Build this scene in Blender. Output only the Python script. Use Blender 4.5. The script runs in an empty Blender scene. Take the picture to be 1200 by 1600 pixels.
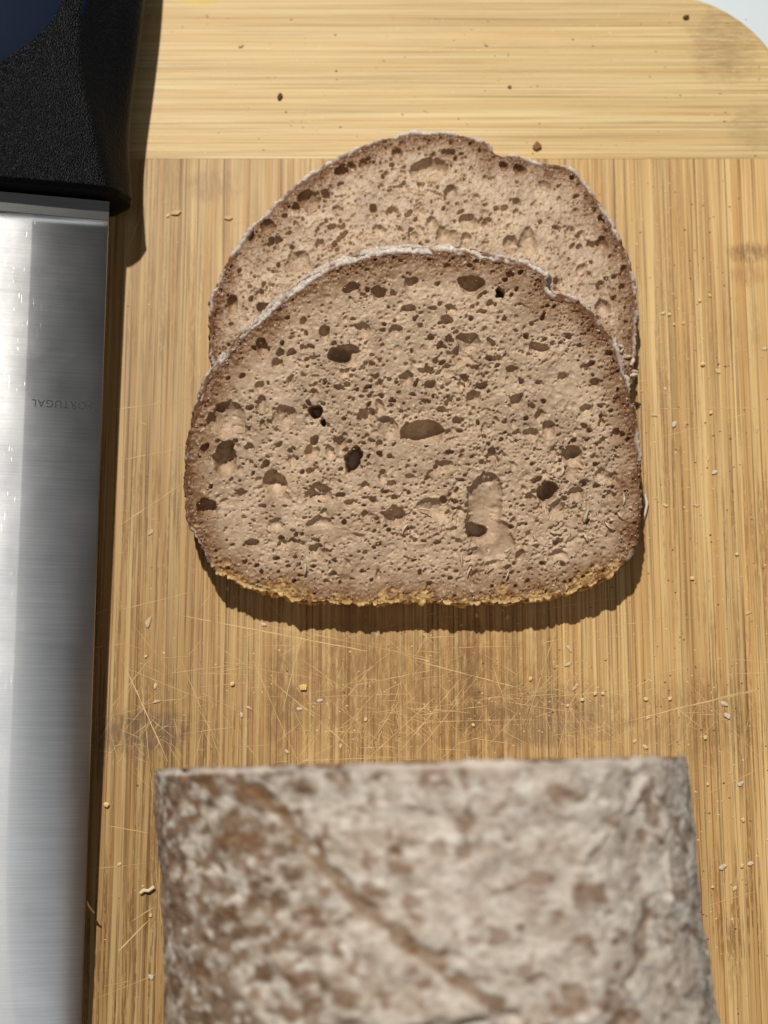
import bpy, bmesh, math, random
import numpy as np
from mathutils import Vector, Matrix

S = bpy.context.scene
C = S.collection
R = math.radians
MM = 0.001

# ------------------------------------------------------------------ camera
H, TILT, FPX = 0.33, R(10.2), 2300.0          # height over the board, tilt from straight down, focal length in photo pixels
cam_d = bpy.data.cameras.new("camera")
cam = bpy.data.objects.new("camera", cam_d); C.objects.link(cam)
cam.location = (0, 0, H); cam.rotation_euler = (TILT, 0, 0)
cam_d.sensor_fit = 'VERTICAL'; cam_d.sensor_height = 36.0; cam_d.sensor_width = 27.0
cam_d.lens = 36.0 * FPX / 1600.0
cam_d.clip_start = 0.01; cam_d.clip_end = 20
cam_d.dof.use_dof = True; cam_d.dof.focus_distance = 0.322; cam_d.dof.aperture_fstop = 9.5
S.camera = cam

# ------------------------------------------------------------------ world and lamps
W = bpy.data.worlds.new("World"); S.world = W; W.use_nodes = True
bg = W.node_tree.nodes['Background']
bg.inputs[0].default_value = (1.0, 0.96, 0.9, 1); bg.inputs[1].default_value = 0.03
S.view_settings.view_transform = 'Standard'; S.view_settings.look = 'None'
S.view_settings.exposure = 0.0; S.view_settings.gamma = 1.0

def lamp(name, kind, loc, target, power, col, size, size_y=None):
    d = bpy.data.lights.new(name, kind); d.energy = power; d.color = col
    if kind == 'AREA':
        d.shape = 'RECTANGLE' if size_y else 'DISK'; d.size = size
        if size_y: d.size_y = size_y
    else:
        d.shadow_soft_size = size
    o = bpy.data.objects.new(name, d); C.objects.link(o); o.location = loc
    o.rotation_euler = (Vector(target) - Vector(loc)).to_track_quat('-Z', 'Y').to_euler()
    return o
KD = Vector((-0.15, 0.54, 1.0)).normalized()
lamp("key_lamp", 'POINT', Vector((0.0, 0.06, 0)) + KD * 1.3, (0, 0.06, 0), 77.0, (1.0, 0.955, 0.88), 0.016)

# ------------------------------------------------------------------ measuring helpers
def ray(px, py):
    v = Vector(((px - 600) / FPX, -(py - 800) / FPX, -1.0))
    return Matrix.Rotation(TILT, 3, 'X') @ v
def at(px, py, z=0.0):                       # photo pixel -> point on the level z (m)
    d = ray(px, py); k = (z - H) / d.z
    return Vector((0, 0, H)) + d * k
def lin(r, g, b):
    f = lambda c: ((c / 255 + 0.055) / 1.055) ** 2.4 if c > 10 else c / 255 / 12.92
    return np.array([f(r), f(g), f(b)])

# ------------------------------------------------------------------ object helpers
def thing(name, label, cat, loc=(0, 0, 0), group=None):
    o = bpy.data.objects.new(name, None); C.objects.link(o); o.location = loc
    o.empty_display_size = 0.02
    return tag(o, label, cat, group)
def tag(o, label=None, cat=None, group=None, kind=None):
    if label: o['label'] = label
    if cat: o['category'] = cat
    if group: o['group'] = group
    if kind: o['kind'] = kind
    return o
def link(name, me, mat=None, parent=None):
    me.name = name
    o = bpy.data.objects.new(name, me); C.objects.link(o)
    if mat: me.materials.append(mat)
    if parent: o.parent = parent
    return o
def mesh_np(verts, quads, cols=None, smooth=True, tris=None):
    me = bpy.data.meshes.new("m")
    verts = np.asarray(verts, dtype=np.float32); quads = np.asarray(quads, dtype=np.int32)
    k = quads.shape[1]
    me.vertices.add(len(verts)); me.vertices.foreach_set('co', verts.ravel())
    loops = quads.ravel(); starts = np.arange(len(quads), dtype=np.int32) * k
    if tris is not None and len(tris):
        tris = np.asarray(tris, dtype=np.int32)
        starts = np.concatenate([starts, len(loops) + np.arange(len(tris), dtype=np.int32) * 3])
        loops = np.concatenate([loops, tris.ravel()])
    me.loops.add(len(loops)); me.loops.foreach_set('vertex_index', loops.astype(np.int32))
    me.polygons.add(len(starts)); me.polygons.foreach_set('loop_start', starts.astype(np.int32))
    me.update(calc_edges=True); me.validate()
    if smooth: me.polygons.foreach_set('use_smooth', np.ones(len(me.polygons), dtype=bool))
    if cols is not None:
        a = me.color_attributes.new('tint', 'FLOAT_COLOR', 'POINT')
        c4 = np.ones((len(verts), 4), dtype=np.float32); c4[:, :3] = np.clip(cols, 0, 1)
        a.data.foreach_set('color', c4.ravel())
    return me
def mesh_bm(bm, smooth=False):
    me = bpy.data.meshes.new("m"); bm.to_mesh(me); bm.free()
    if smooth: me.polygons.foreach_set('use_smooth', np.ones(len(me.polygons), dtype=bool))
    return me

# ------------------------------------------------------------------ noise (numpy)
def fnoise(shape, scale, seed, aniso=(1, 1)):  # gaussian-filtered white noise, unit deviation; scale in cells
    rng = np.random.default_rng(seed)
    n = rng.standard_normal(shape)
    fy = np.fft.fftfreq(shape[0])[:, None] * scale * aniso[0]; fx = np.fft.rfftfreq(shape[1])[None, :] * scale * aniso[1]
    F = np.fft.rfft2(n) * np.exp(-2.0 * (np.pi ** 2) * 0.16 * (fx * fx + fy * fy))
    r = np.fft.irfft2(F, s=shape)
    return (r - r.mean()) / (r.std() + 1e-12)
def sstep(a, b, x):
    t = np.clip((x - a) / (b - a), 0, 1); return t * t * (3 - 2 * t)
def mix(a, b, t):
    t = t[..., None]; return a * (1 - t) + b * t

# ------------------------------------------------------------------ node helpers
class NT:
    def __init__(s, name):
        s.m = bpy.data.materials.new(name); s.m.use_nodes = True; s.t = s.m.node_tree
        s.b = s.t.nodes['Principled BSDF']
    def n(s, typ, **kw):
        o = s.t.nodes.new(typ)
        for k, v in kw.items(): setattr(o, k, v)
        return o
    def c(s, val, sock):
        if hasattr(val, 'links') or isinstance(val, bpy.types.NodeSocket): s.t.links.new(val, sock)
        else: sock.default_value = val
    def math(s, op, a, b=0.0, clamp=False):
        o = s.n('ShaderNodeMath', operation=op); o.use_clamp = clamp
        s.c(a, o.inputs[0]); s.c(b, o.inputs[1]); return o.outputs[0]
    def ramp(s, x, lo, hi):
        o = s.n('ShaderNodeMapRange'); o.interpolation_type = 'SMOOTHSTEP'
        s.c(x, o.inputs[0]); o.inputs[1].default_value = lo; o.inputs[2].default_value = hi; return o.outputs[0]
    def mix(s, f, a, b, mode='MIX'):
        o = s.n('ShaderNodeMix', data_type='RGBA', blend_type=mode)
        s.c(f, o.inputs[0])
        for v, k in ((a, 6), (b, 7)):
            if not isinstance(v, bpy.types.NodeSocket): v = (*tuple(v)[:3], 1)
            s.c(v, o.inputs[k])
        return o.outputs[2]
    def coord(s): return s.n('ShaderNodeTexCoord').outputs['Object']
    def mapping(s, v, scale=(1, 1, 1), loc=(0, 0, 0), rot=(0, 0, 0)):
        o = s.n('ShaderNodeMapping'); s.c(v, o.inputs[0])
        o.inputs['Scale'].default_value = scale; o.inputs['Location'].default_value = loc; o.inputs['Rotation'].default_value = rot
        return o.outputs[0]
    def noise(s, v, scale=1.0, detail=2.0, rough=0.5, dist=0.0):
        o = s.n('ShaderNodeTexNoise'); s.c(v, o.inputs['Vector'])
        o.inputs['Scale'].default_value = scale; o.inputs['Detail'].default_value = detail
        o.inputs['Roughness'].default_value = rough; o.inputs['Distortion'].default_value = dist
        return o.outputs['Fac']
    def bump(s, h, strength, dist, normal=None):
        o = s.n('ShaderNodeBump'); o.inputs['Strength'].default_value = strength; o.inputs['Distance'].default_value = dist
        s.c(h, o.inputs['Height'])
        if normal: s.c(normal, o.inputs['Normal'])
        return o.outputs[0]
    def out(s, **kw):
        for k, v in kw.items(): s.c(v if not isinstance(v, (tuple, list, np.ndarray)) or len(v) == 4 else (*tuple(v), 1), s.b.inputs[k.replace('_', ' ')])
        return s.m

def bamboo(name, along, light, mid, dark, dash, contrast):
    n = NT(name); co = n.coord()
    rnd = n.n('ShaderNodeObjectInfo').outputs['Random']
    off = n.n('ShaderNodeCombineXYZ'); n.c(n.math('MULTIPLY', rnd, 7.3), off.inputs[2])
    va = n.n('ShaderNodeVectorMath', operation='ADD'); n.c(co, va.inputs[0]); n.c(off.outputs[0], va.inputs[1]); p = va.outputs[0]
    def st(a, l): return (a, l, 1) if along == 'y' else (l, a, 1)
    fibre = n.noise(n.mapping(p, st(900, 7)), 1, 4, 0.65)
    fine = n.noise(n.mapping(p, st(2500, 18), (3, 1, 0)), 1, 3, 0.6)
    broad = n.noise(n.mapping(p, st(150, 4), (9, 4, 0)), 1, 2, 0.5)
    hue = n.noise(n.mapping(p, st(700, 12), (2, 7, 0)), 1, 2, 0.5)
    patch = n.noise(n.mapping(co, (1, 1, 1), (2, 5, 1)), 26, 3, 0.55)
    beads = n.noise(n.mapping(p, st(2200, 420), (6, 2, 0)), 1, 2, 0.6)
    dashes = n.noise(n.mapping(p, st(1250, 28), (5, 8, 0)), 1, 3, 0.6)
    col = n.mix(n.ramp(fibre, 0.36, 0.64), mid, light)
    col = n.mix(n.math('MULTIPLY', n.ramp(hue, 0.47, 0.62), 0.5), col, tuple(np.array(mid) * np.array([1.12, 1.0, 0.85])))
    col = n.mix(n.math('MULTIPLY', n.ramp(broad, 0.42, 0.75), 0.35), col, tuple(np.array(mid) * 0.85))
    col = n.mix(n.math('MULTIPLY', n.ramp(fine, 0.47, 0.70), 0.62 * contrast), col, dark)
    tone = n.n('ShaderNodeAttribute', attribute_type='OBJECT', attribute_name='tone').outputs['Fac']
    # deep vessel marks, stronger on the worn lower part of the board
    sep = n.n('ShaderNodeSeparateXYZ'); n.c(co, sep.inputs[0])
    low = n.ramp(sep.outputs[1], 0.17, -0.05)
    lo2 = n.n('ShaderNodeMapRange'); n.c(sep.outputs[1], lo2.inputs[0])
    lo2.inputs[1].default_value = 0.15; lo2.inputs[2].default_value = -0.03; lo2.inputs[3].default_value = 0.35; lo2.inputs[4].default_value = 1.0
    dm = n.math('MULTIPLY', n.math('MULTIPLY', n.math('MULTIPLY', n.ramp(dashes, 0.49, 0.58), n.math('ADD', n.math('MULTIPLY', n.ramp(beads, 0.38, 0.55), 0.75), 0.25)), n.ramp(patch, 0.30, 0.62)), n.math('MULTIPLY', lo2.outputs[0], dash))
    col = n.mix(dm, col, dark)
    # pale scuffed fibres
    sc = n.noise(n.mapping(co, (170, 1500, 1), (1, 2, 3), (0, 0, R(24))), 1, 3, 0.6)
    sc2 = n.noise(n.mapping(co, (150, 1700, 1), (4, 2, 3), (0, 0, R(-38))), 1, 3, 0.6)
    scm = n.math('MULTIPLY', n.math('MAXIMUM', n.ramp(sc, 0.62, 0.75), n.ramp(sc2, 0.62, 0.75)), n.math('MULTIPLY', n.ramp(patch, 0.45, 0.65), 0.35))
    col = n.mix(scm, col, tuple(np.array(light) * 1.12))
    # stains soaked into the wood
    def stain(col, px, py, rx, ry, c, amt):
        q = at(px, py)
        v = n.mapping(co, (1 / (rx * 0.000146), 1 / (ry * 0.000146), 0), (-q.x / (rx * 0.000146), -q.y / (ry * 0.000146), 0))
        ln = n.n('ShaderNodeVectorMath', operation='LENGTH'); n.c(v, ln.inputs[0])
        ns = n.noise(co, 320, 4, 0.65)
        d = n.math('ADD', ln.outputs['Value'], n.math('MULTIPLY', n.math('SUBTRACT', ns, 0.5), 1.1))
        f = n.math('MULTIPLY', n.ramp(d, 1.0, 0.35), n.math('MULTIPLY', n.ramp(n.noise(n.mapping(co, (1500, 260, 1) if along == 'y' else (200, 1500, 1)), 1, 4, 0.7), 0.30, 0.62), amt))
        return n.mix(f, col, c)
    if along == 'y':
        grey = lin(104, 80, 66); brown = lin(122, 88, 50)
        for a in ((225, 1145, 100, 48, grey, .75), (850, 1120, 170, 60, grey, .6), (1090, 1120, 110, 90, brown, .45), (440, 1110, 30, 150, brown, .6), (640, 1080, 300, 130, lin(132, 94, 50), .65), (560, 1000, 60, 90, lin(140, 104, 60), .5),
                  (735, 1080, 26, 150, brown, .6), (1170, 395, 46, 22, lin(120, 86, 56), .8), (1168, 430, 40, 26, lin(150, 100, 58), .5), (330, 290, 60, 40, lin(140, 106, 76), .5)):
            col = stain(col, *a)
    else:
        for a in ((1130, 70, 75, 90, lin(140, 114, 76), .6), (1175, 200, 50, 60, lin(150, 130, 88), .5), (310, 0, 55, 16, lin(205, 175, 50), .8)):
            col = stain(col, *a)
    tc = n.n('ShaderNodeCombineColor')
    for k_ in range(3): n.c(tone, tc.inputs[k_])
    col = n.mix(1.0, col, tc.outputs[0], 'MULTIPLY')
    hgt = n.math('ADD', n.math('MULTIPLY', fine, -0.5), n.math('MULTIPLY', dm, -1.0))
    bmp = n.bump(n.math('ADD', hgt, n.math('MULTIPLY', scm, 1.2)), 0.35, 0.0002)
    return n.out(Base_Color=col, Roughness=0.52, Normal=bmp, Specular_IOR_Level=0.3)

M = {}
M['field'] = bamboo("bamboo_field", 'y', lin(216, 184, 127), lin(184, 146, 91), lin(110, 70, 28), 0.72, 1.2)
M['rail'] = bamboo("bamboo_rail", 'x', lin(214, 191, 141), lin(194, 165, 112), lin(150, 116, 66), 0.3, 1.1)

n = NT("white_table"); M['table'] = n.out(Base_Color=(0.56, 0.63, 0.67), Roughness=0.4,
    Normal=n.bump(n.noise(n.coord(), 900, 2), 0.08, 0.0002))
n = NT("cut_fibre"); M['cut'] = n.out(Base_Color=n.mix(n.noise(n.coord(), 400, 2), lin(196, 162, 106), lin(222, 192, 138)), Roughness=0.7)

def tint_mat(name, fine_scale, amp, rough, bstr, bdist, spec=0.25, fleck=None, sss=0.0):
    n = NT(name); co = n.coord()
    a = n.n('ShaderNodeVertexColor'); a.layer_name = 'tint'
    ns = n.noise(co, fine_scale, 4, 0.65)
    k = n.n('ShaderNodeMapRange'); n.c(ns, k.inputs[0]); k.inputs[1].default_value = 0.25; k.inputs[2].default_value = 0.75
    k.inputs[3].default_value = 1 - amp; k.inputs[4].default_value = 1 + amp
    cc = n.n('ShaderNodeCombineColor')
    for i in range(3): n.c(k.outputs[0], cc.inputs[i])
    col = n.mix(1.0, a.outputs[0], cc.outputs[0], 'MULTIPLY')
    if fleck is not None:
        fl = n.noise(co, fine_scale * 1.6, 2, 0.5)
        col = n.mix(n.math('MULTIPLY', n.ramp(fl, 0.66, 0.74), 0.6), col, fleck)
    bm_ = n.bump(n.noise(co, fine_scale * 1.3, 5, 0.7), bstr, bdist)
    n.b.inputs['Subsurface Weight'].default_value = sss
    n.b.inputs['Subsurface Radius'].default_value = (1.0, 0.72, 0.5)
    n.b.inputs['Subsurface Scale'].default_value = 0.0006
    return n.out(Base_Color=col, Roughness=rough, Normal=bm_, Specular_IOR_Level=spec)
M['crumb'] = tint_mat("rye_crumb", 1800, 0.10, 0.47, 0.25, 0.00012, 0.32, lin(222, 202, 176), 0.12)
M['crust'] = tint_mat("floured_crust", 1300, 0.16, 0.85, 0.5, 0.00028, 0.1, lin(222, 214, 208))
M['bit'] = tint_mat("crumb_bit", 2500, 0.15, 0.7, 0.5, 0.0002, 0.2)

# ------------------------------------------------------------------ table and board
def prism(poly, z0, z1, round_edges=None, r_out=0.0016, r_in=0.00004):
    """poly: list of (x, y, outer?) where outer marks the edge that starts at this vertex as an outside edge of the board"""
    bm = bmesh.new()
    lo = [bm.verts.new((p[0], p[1], z0)) for p in poly]; hi = [bm.verts.new((p[0], p[1], z1)) for p in poly]
    k = len(poly)
    bm.faces.new(lo[::-1]); bm.faces.new(hi)
    oe, ie = [], []
    for i in range(k):
        j = (i + 1) % k
        bm.faces.new((lo[i], lo[j], hi[j], hi[i]))
        e = bm.edges.get((hi[i], hi[j])); (oe if poly[i][2] else ie).append(e)
    if ie: bmesh.ops.bevel(bm, geom=ie, offset=r_in, segments=1, affect='EDGES', profile=0.5)
    oe = [e for e in oe if e.is_valid]
    if oe: bmesh.ops.bevel(bm, geom=oe, offset=r_out, segments=4, affect='EDGES', profile=0.5)
    return mesh_bm(bm)

bm = bmesh.new(); bmesh.ops.create_grid(bm, x_segments=2, y_segments=2, size=0.8)
table = link("table_top", mesh_bm(bm), M['table']); table.location = (0.05, 0.05, -0.0185); tag(table, kind='structure')

board = thing("cutting_board", "bamboo cutting board with pale end rail, scratched by knives, under the bread", "cutting board")
BX1 = at(1249, 300).x; BY1 = at(600, -13).y; BX0 = -0.158; BY0 = -0.235; RC = 0.032
JY = at(600, 248).y; JB = BY0 + (BY1 - JY)
def arc(cx, cy, a0, a1, k=14):
    return [(cx + RC * math.cos(R(a0 + (a1 - a0) * i / k)), cy + RC * math.sin(R(a0 + (a1 - a0) * i / k))) for i in range(k + 1)]
outline = (arc(BX1 - RC, BY1 - RC, 0, 90) + arc(BX0 + RC, BY1 - RC, 90, 180) + arc(BX0 + RC, BY0 + RC, 180, 270) + arc(BX1 - RC, BY0 + RC, 270, 360))
def clip_y(poly, y, keep_above):
    out = []; k = len(poly)
    for i in range(k):
        a, b = poly[i], poly[(i + 1) % k]
        ia = (a[1] >= y) == keep_above; ib = (b[1] >= y) == keep_above
        if ia: out.append(a)
        if ia != ib:
            t = (y - a[1]) / (b[1] - a[1]); out.append((a[0] + t * (b[0] - a[0]), y))
    return out
def outer_flags(poly, ys):
    res = []; k = len(poly)
    for i in range(k):
        a, b = poly[i], poly[(i + 1) % k]
        inner = any(abs(a[1] - y) < 1e-7 and abs(b[1] - y) < 1e-7 for y in ys)
        res.append((a[0], a[1], not inner))
    return res
GAP = 0.000012
RS = at(600, 112).y
for y0, y1 in ((JY + GAP, RS - GAP), (RS + GAP, 9), (JB - (JB - BY0) * .5 + GAP, JB - GAP), (-9, JB - (JB - BY0) * .5 - GAP)):
    p = clip_y(clip_y(outline, y0, True), y1, False)
    link("rail_strip", prism(outer_flags(p, (y0, y1)), -0.018, 0.0), M['rail'], board)['tone'] = 1.0
xs = [BX0] + [at(x, 500).x for x in (-270, -130, 8, 152, 290, 432, 585, 735, 868, 1004, 1142)] + [BX1]
rs = random.Random(5)
for i in range(len(xs) - 1):
    x0, x1 = xs[i] + (GAP if i else 0), xs[i + 1] - (GAP if i < len(xs) - 2 else 0)
    poly = [(x1, JB + GAP, i == len(xs) - 2), (x1, JY - GAP, False), (x0, JY - GAP, i == 0), (x0, JB + GAP, False)]
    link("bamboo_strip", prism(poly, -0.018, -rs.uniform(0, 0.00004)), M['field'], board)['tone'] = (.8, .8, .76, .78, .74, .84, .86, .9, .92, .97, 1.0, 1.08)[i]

# knife cuts: thin frayed ridges of pale fibre standing a hair above the wood
def cuts():
    V, Q = [], []; rg = random.Random(11); WK = 0.72
    def line(a, b, w, lift=0.00003, wob=0.0004, gaps=0.25):
        a = Vector((a[0], a[1], 0)); b = Vector((b[0], b[1], 0)); d = b - a; L = d.length; d.normalize(); nn = Vector((-d.y, d.x, 0))
        k = max(4, int(L / 0.0016)); bow = rg.uniform(-1, 1) * wob * L / 0.05
        prev = None; on = True; w *= WK
        for i in range(k + 1):
            t = i / k
            if rg.random() < 0.25: on = rg.random() > gaps
            p = a + d * (L * t) + nn * (bow * math.sin(math.pi * t) + rg.uniform(-1, 1) * 0.00005)
            ww = w * rg.uniform(0.3, 1.2) * (0.3 + 0.7 * min(1, 5 * t, 5 * (1 - t)))
            q = (p + nn * ww * .5, p - nn * ww * .5, p)
            base = len(V); V.extend([(q[0].x, q[0].y, lift * .2), (q[2].x, q[2].y, lift), (q[1].x, q[1].y, lift * .2)])
            if prev is not None and on:
                Q.append((prev, prev + 1, base + 1, base)); Q.append((prev + 1, prev + 2, base + 2, base + 1))
            prev = base
    def pl(x0, y0, x1, y1, w, g=.12): line(at(x0, y0), at(x1, y1), w, gaps=g)
    # the long ones in the photograph
    pl(275, 960, 640, 1030, .00035); pl(560, 1005, 850, 1085, .00028); pl(640, 1030, 830, 1080, .0003); pl(190, 1030, 262, 1190, .00032)
    pl(1200, 1072, 960, 1132, .00035); pl(1040, 1110, 1200, 1075, .00025); pl(960, 1132, 860, 1150, .00022)
    pl(185, 1487, 232, 1438, .0005, .05); pl(205, 1440, 240, 1418, .0003); pl(180, 825, 300, 745, .00028); pl(178, 955, 300, 925, .0002)
    pl(185, 720, 290, 700, .0002); pl(175, 640, 300, 622, .0002); pl(480, 1220, 395, 1030, .0002); pl(420, 1060, 560, 1180, .00024)
    pl(620, 1180, 720, 1060, .00025); pl(570, 1190, 690, 1080, .0003); pl(640, 1190, 760, 1040, .0002); pl(870, 980, 820, 1140, .0002)
    pl(1010, 690, 1190, 640, .00018); pl(1000, 640, 1200, 638, .00018); pl(150, 1560, 250, 1520, .0002); pl(165, 1290, 235, 1302, .0002)
    pl(1090, 1420, 1190, 1390, .0002); pl(1085, 1250, 1190, 1200, .0002); pl(740, 1190, 905, 1010, .0002); pl(330, 960, 700, 1035, .00018)
    for i in range(280):                                             # the rest of the wear
        px = rg.gauss(620, 330); py = rg.choice((rg.gauss(1080, 70), rg.gauss(1080, 70), rg.uniform(300, 1600)))
        q = at(px, py)
        if not (BX0 + .01 < q.x < BX1 - .008 and JB < q.y < JY): continue
        ang = rg.choice((rg.gauss(20, 16), rg.gauss(-25, 18), rg.gauss(60, 22), rg.gauss(-62, 18), rg.gauss(3, 5))); L = rg.uniform(.006, .03) * rg.choice((.6, 1, 1.3))
        e = Vector((math.cos(R(ang)), math.sin(R(ang)), 0)) * L
        a, b = q - e * .5, q + e * .5
        if max(a.y, b.y) > JY - .001 or min(a.y, b.y) < JB: continue
        line(a, b, rg.uniform(.00008, .0002), gaps=.35)
    for i in range(330):                                             # scuffed patches
        cx, cy, sx, sy = rg.choice(((225, 1150, 60, 30), (640, 1110, 60, 40), (850, 1120, 90, 40), (560, 1150, 60, 30), (1000, 1130, 80, 40)))
        q = at(rg.gauss(cx, sx), rg.gauss(cy, sy)); ang = rg.uniform(-80, 80); L = rg.uniform(.002, .008)
        e = Vector((math.cos(R(ang)), math.sin(R(ang)), 0)) * L; line(q, q + e, rg.uniform(.00008, .00018), gaps=.3)
    return mesh_np(V, Q, smooth=False)
kc = link("knife_cuts", cuts(), M['cut'], board); tag(kc, kind='stuff')

# ------------------------------------------------------------------ bread: outlines
FRONT = [(288,800),(285,770),(287,725),(293,680),(303,635),(322,592),(345,560),(380,520),(420,485),(460,453),(500,427),(540,408),(580,396),(620,390),(660,388),(700,390),(740,396),(780,402),(815,410),(845,420),(857,431),(853,445),(864,459),(885,464),(902,468),(916,482),(935,502),(950,522),(965,543),(975,573),(985,600),(993,632),(999,670),(1003,720),(1005,770),(1005,800),(1000,835),(990,864),(970,890),(930,914),(885,930),(830,940),(770,946),(700,943),(640,941),(590,946),(530,945),(470,942),(430,931),(390,918),(360,905),(335,893),(315,862),(299,830)]
BACK = [(332,570),(326,535),(325,500),(330,460),(345,425),(360,395),(385,360),(420,325),(460,290),(500,262),(540,238),(580,220),(620,209),(660,204),(700,205),(740,213),(764,222),(773,236),(800,240),(830,248),(870,257),(897,262),(915,285),(940,320),(965,360),(980,395),(992,440),(997,490),(996,530),(992,565),(985,605),(955,640),(900,660),(800,674),(660,680),(500,676),(400,655),(352,612)]
FH = """447,648,16,14,.5;447,650,5,5,1.6;493,643,11,10,4;502,662,6,6,5;552,718,10,20,4.5;352,718,17,26,1.2;358,655,26,24,.35;485,707,11,11,.8;430,755,18,18,.9;436,776,18,9,.5;498,773,18,16,.8;615,806,16,13,1.1;659,677,31,18,1.2;500,817,18,8,.7;570,650,12,11,.9;595,637,8,10,.7;606,666,14,13,.4;532,692,10,8,.9;392,850,11,8,.9;323,795,16,16,.8;407,632,8,13,.8;457,717,9,8,.6;517,708,6,9,.8;548,787,8,6,.9;740,622,12,10,.9;808,623,9,9,1;892,714,15,14,1;892,737,9,14,.5;855,768,13,15,2.2;830,677,12,9,.8;858,672,8,12,.9;830,778,8,7,.9;873,797,14,13,.45;680,796,26,14,.5;690,783,6,6,1.6;698,803,6,6,1.5;843,652,7,9,.8;703,628,7,8,.9;872,870,13,7,.6;813,873,7,11,.8;768,883,12,8,.6;965,678,5,7,1.4;768,708,7,8,1;737,445,18,12,1.3;782,460,7,7,5;697,501,9,10,1;705,483,9,5,.9;732,537,18,14,.6;720,556,15,14,.5;531,557,15,13,2.0;542,553,18,13,.7;592,459,10,11,1.3;548,453,10,8,1;644,440,9,9,.8;569,515,12,11,.6;640,484,11,7,.8;506,521,8,10,1.3;842,547,12,9,.9;802,580,8,8,.7;810,626,8,9,.9;635,592,10,10,.7;590,601,9,7,.9;742,576,7,7,.7;698,574,7,6,.8;410,543,8,14,1.3;438,552,5,6,1.5;435,568,9,7,1.1;455,552,7,7,1.1;475,545,5,5,1;620,520,10,9,.6;672,602,10,8,.9;690,640,8,7,.9;775,560,8,6,.8;918,640,8,7,.8;930,600,7,9,.9;880,590,8,7,.9;900,770,10,9,.7;940,740,7,7,.7;600,745,7,7,.8;570,760,8,7,.6;640,745,8,6,.7;690,730,12,12,.35;560,840,10,6,.5;470,850,8,6,.6;430,820,9,8,.5;390,700,6,8,.9;375,770,7,6,1.1;405,605,7,8,.8;345,640,9,8,1.1;330,660,7,12,1.1;320,700,5,7,1.2"""
BH = """670,265,26,17,.6;655,287,6,6,1.6;677,283,7,5,1.6;483,313,15,14,.7;463,323,6,6,1.3;508,302,8,7,1.4;533,267,10,8,1.2;548,259,8,6,1.1;583,327,6,7,1.4;613,328,9,6,1;467,408,17,14,.35;362,477,9,11,1;412,482,11,9,1.1;500,383,6,7,.9;675,348,8,9,.7;593,360,9,8,.5;693,367,10,10,.5;420,353,12,9,.7;390,367,8,8,.8;340,490,6,7,.9;533,373,7,5,.9;705,297,9,10,.7;733,345,10,10,.7;690,362,9,10,.6;705,368,8,9,.6;730,372,8,7,.8;825,378,11,19,.55;798,380,10,9,.7;808,317,6,6,.9;788,325,6,6,.9;925,382,5,8,1.3;940,383,9,10,.7;940,343,6,7,1;975,423,6,9,1.1;942,480,9,11,.7;787,260,8,6,1.1;813,265,9,6,1;853,290,9,9,.4;910,368,5,7,.7;887,360,4,7,.9;700,242,8,6,1;620,240,9,7,.8;570,255,8,7,.9;645,372,8,9,.5;655,330,8,7,.5;760,350,6,6,.8"""
def holes(s): return [tuple(float(v) for v in q.split(',')) for q in s.split(';')]

TH = 9.0                                              # slice thickness, mm
def resample(pts, n):
    P = np.array(pts, float); k = len(P); out = []
    for i in range(k):
        p0, p1, p2, p3 = P[i - 1], P[i], P[(i + 1) % k], P[(i + 2) % k]
        for t in np.linspace(0, 1, 12, endpoint=False):
            out.append(0.5 * ((2 * p1) + (-p0 + p2) * t + (2 * p0 - 5 * p1 + 4 * p2 - p3) * t * t + (-p0 + 3 * p1 - 3 * p2 + p3) * t ** 3))
    P = np.array(out); Q = np.vstack([P, P[:1]]); s = np.r_[0, np.cumsum(np.hypot(*np.diff(Q, axis=0).T))]
    u = np.linspace(0, s[-1], n, endpoint=False)
    return np.c_[np.interp(u, s, Q[:, 0]), np.interp(u, s, Q[:, 1])]
def normals2(P):
    d = np.roll(P, -4, 0) - np.roll(P, 4, 0); nrm = np.c_[d[:, 1], -d[:, 0]]; nrm /= np.linalg.norm(nrm, axis=1)[:, None] + 1e-9
    area = 0.5 * np.sum(P[:, 0] * np.roll(P[:, 1], -1) - np.roll(P[:, 0], -1) * P[:, 1])
    return nrm if area > 0 else -nrm
def noise1(n, scale, seed):
    rng = np.random.default_rng(seed); f = np.fft.rfftfreq(n) * scale
    r = np.fft.irfft(np.fft.rfft(rng.standard_normal(n)) * np.exp(-3.2 * f * f), n); return r / r.std()
def sdist(P, X, Y):                                   # signed distance (inside positive), gradient direction
    best = np.full(X.shape, 1e9); bx = np.zeros_like(X); by = np.zeros_like(X); ins = np.zeros(X.shape, bool)
    k = len(P)
    for i in range(k):
        a = P[i]; b = P[(i + 1) % k]; d = b - a; L2 = d @ d + 1e-12
        t = np.clip(((X - a[0]) * d[0] + (Y - a[1]) * d[1]) / L2, 0, 1)
        qx, qy = a[0] + t * d[0], a[1] + t * d[1]; dd = (X - qx) ** 2 + (Y - qy) ** 2
        m = dd < best; best[m] = dd[m]; bx[m] = qx[m]; by[m] = qy[m]
        c = ((a[1] > Y) != (b[1] > Y)) & (X < d[0] * (Y - a[1]) / (d[1] + 1e-15) + a[0]); ins ^= c
    s = np.sqrt(best); return np.where(ins, s, -s), bx, by

CR_LIGHT = lin(192, 167, 140); CR_MID = lin(166, 141, 116); CR_DRY = lin(134, 99, 68); CR_BROWN = lin(104, 68, 40)
FLOUR = lin(206, 195, 184); CRUST_B = lin(112, 78, 54); GOLD = lin(214, 180, 120); GOLD_D = lin(134, 92, 50)

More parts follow.
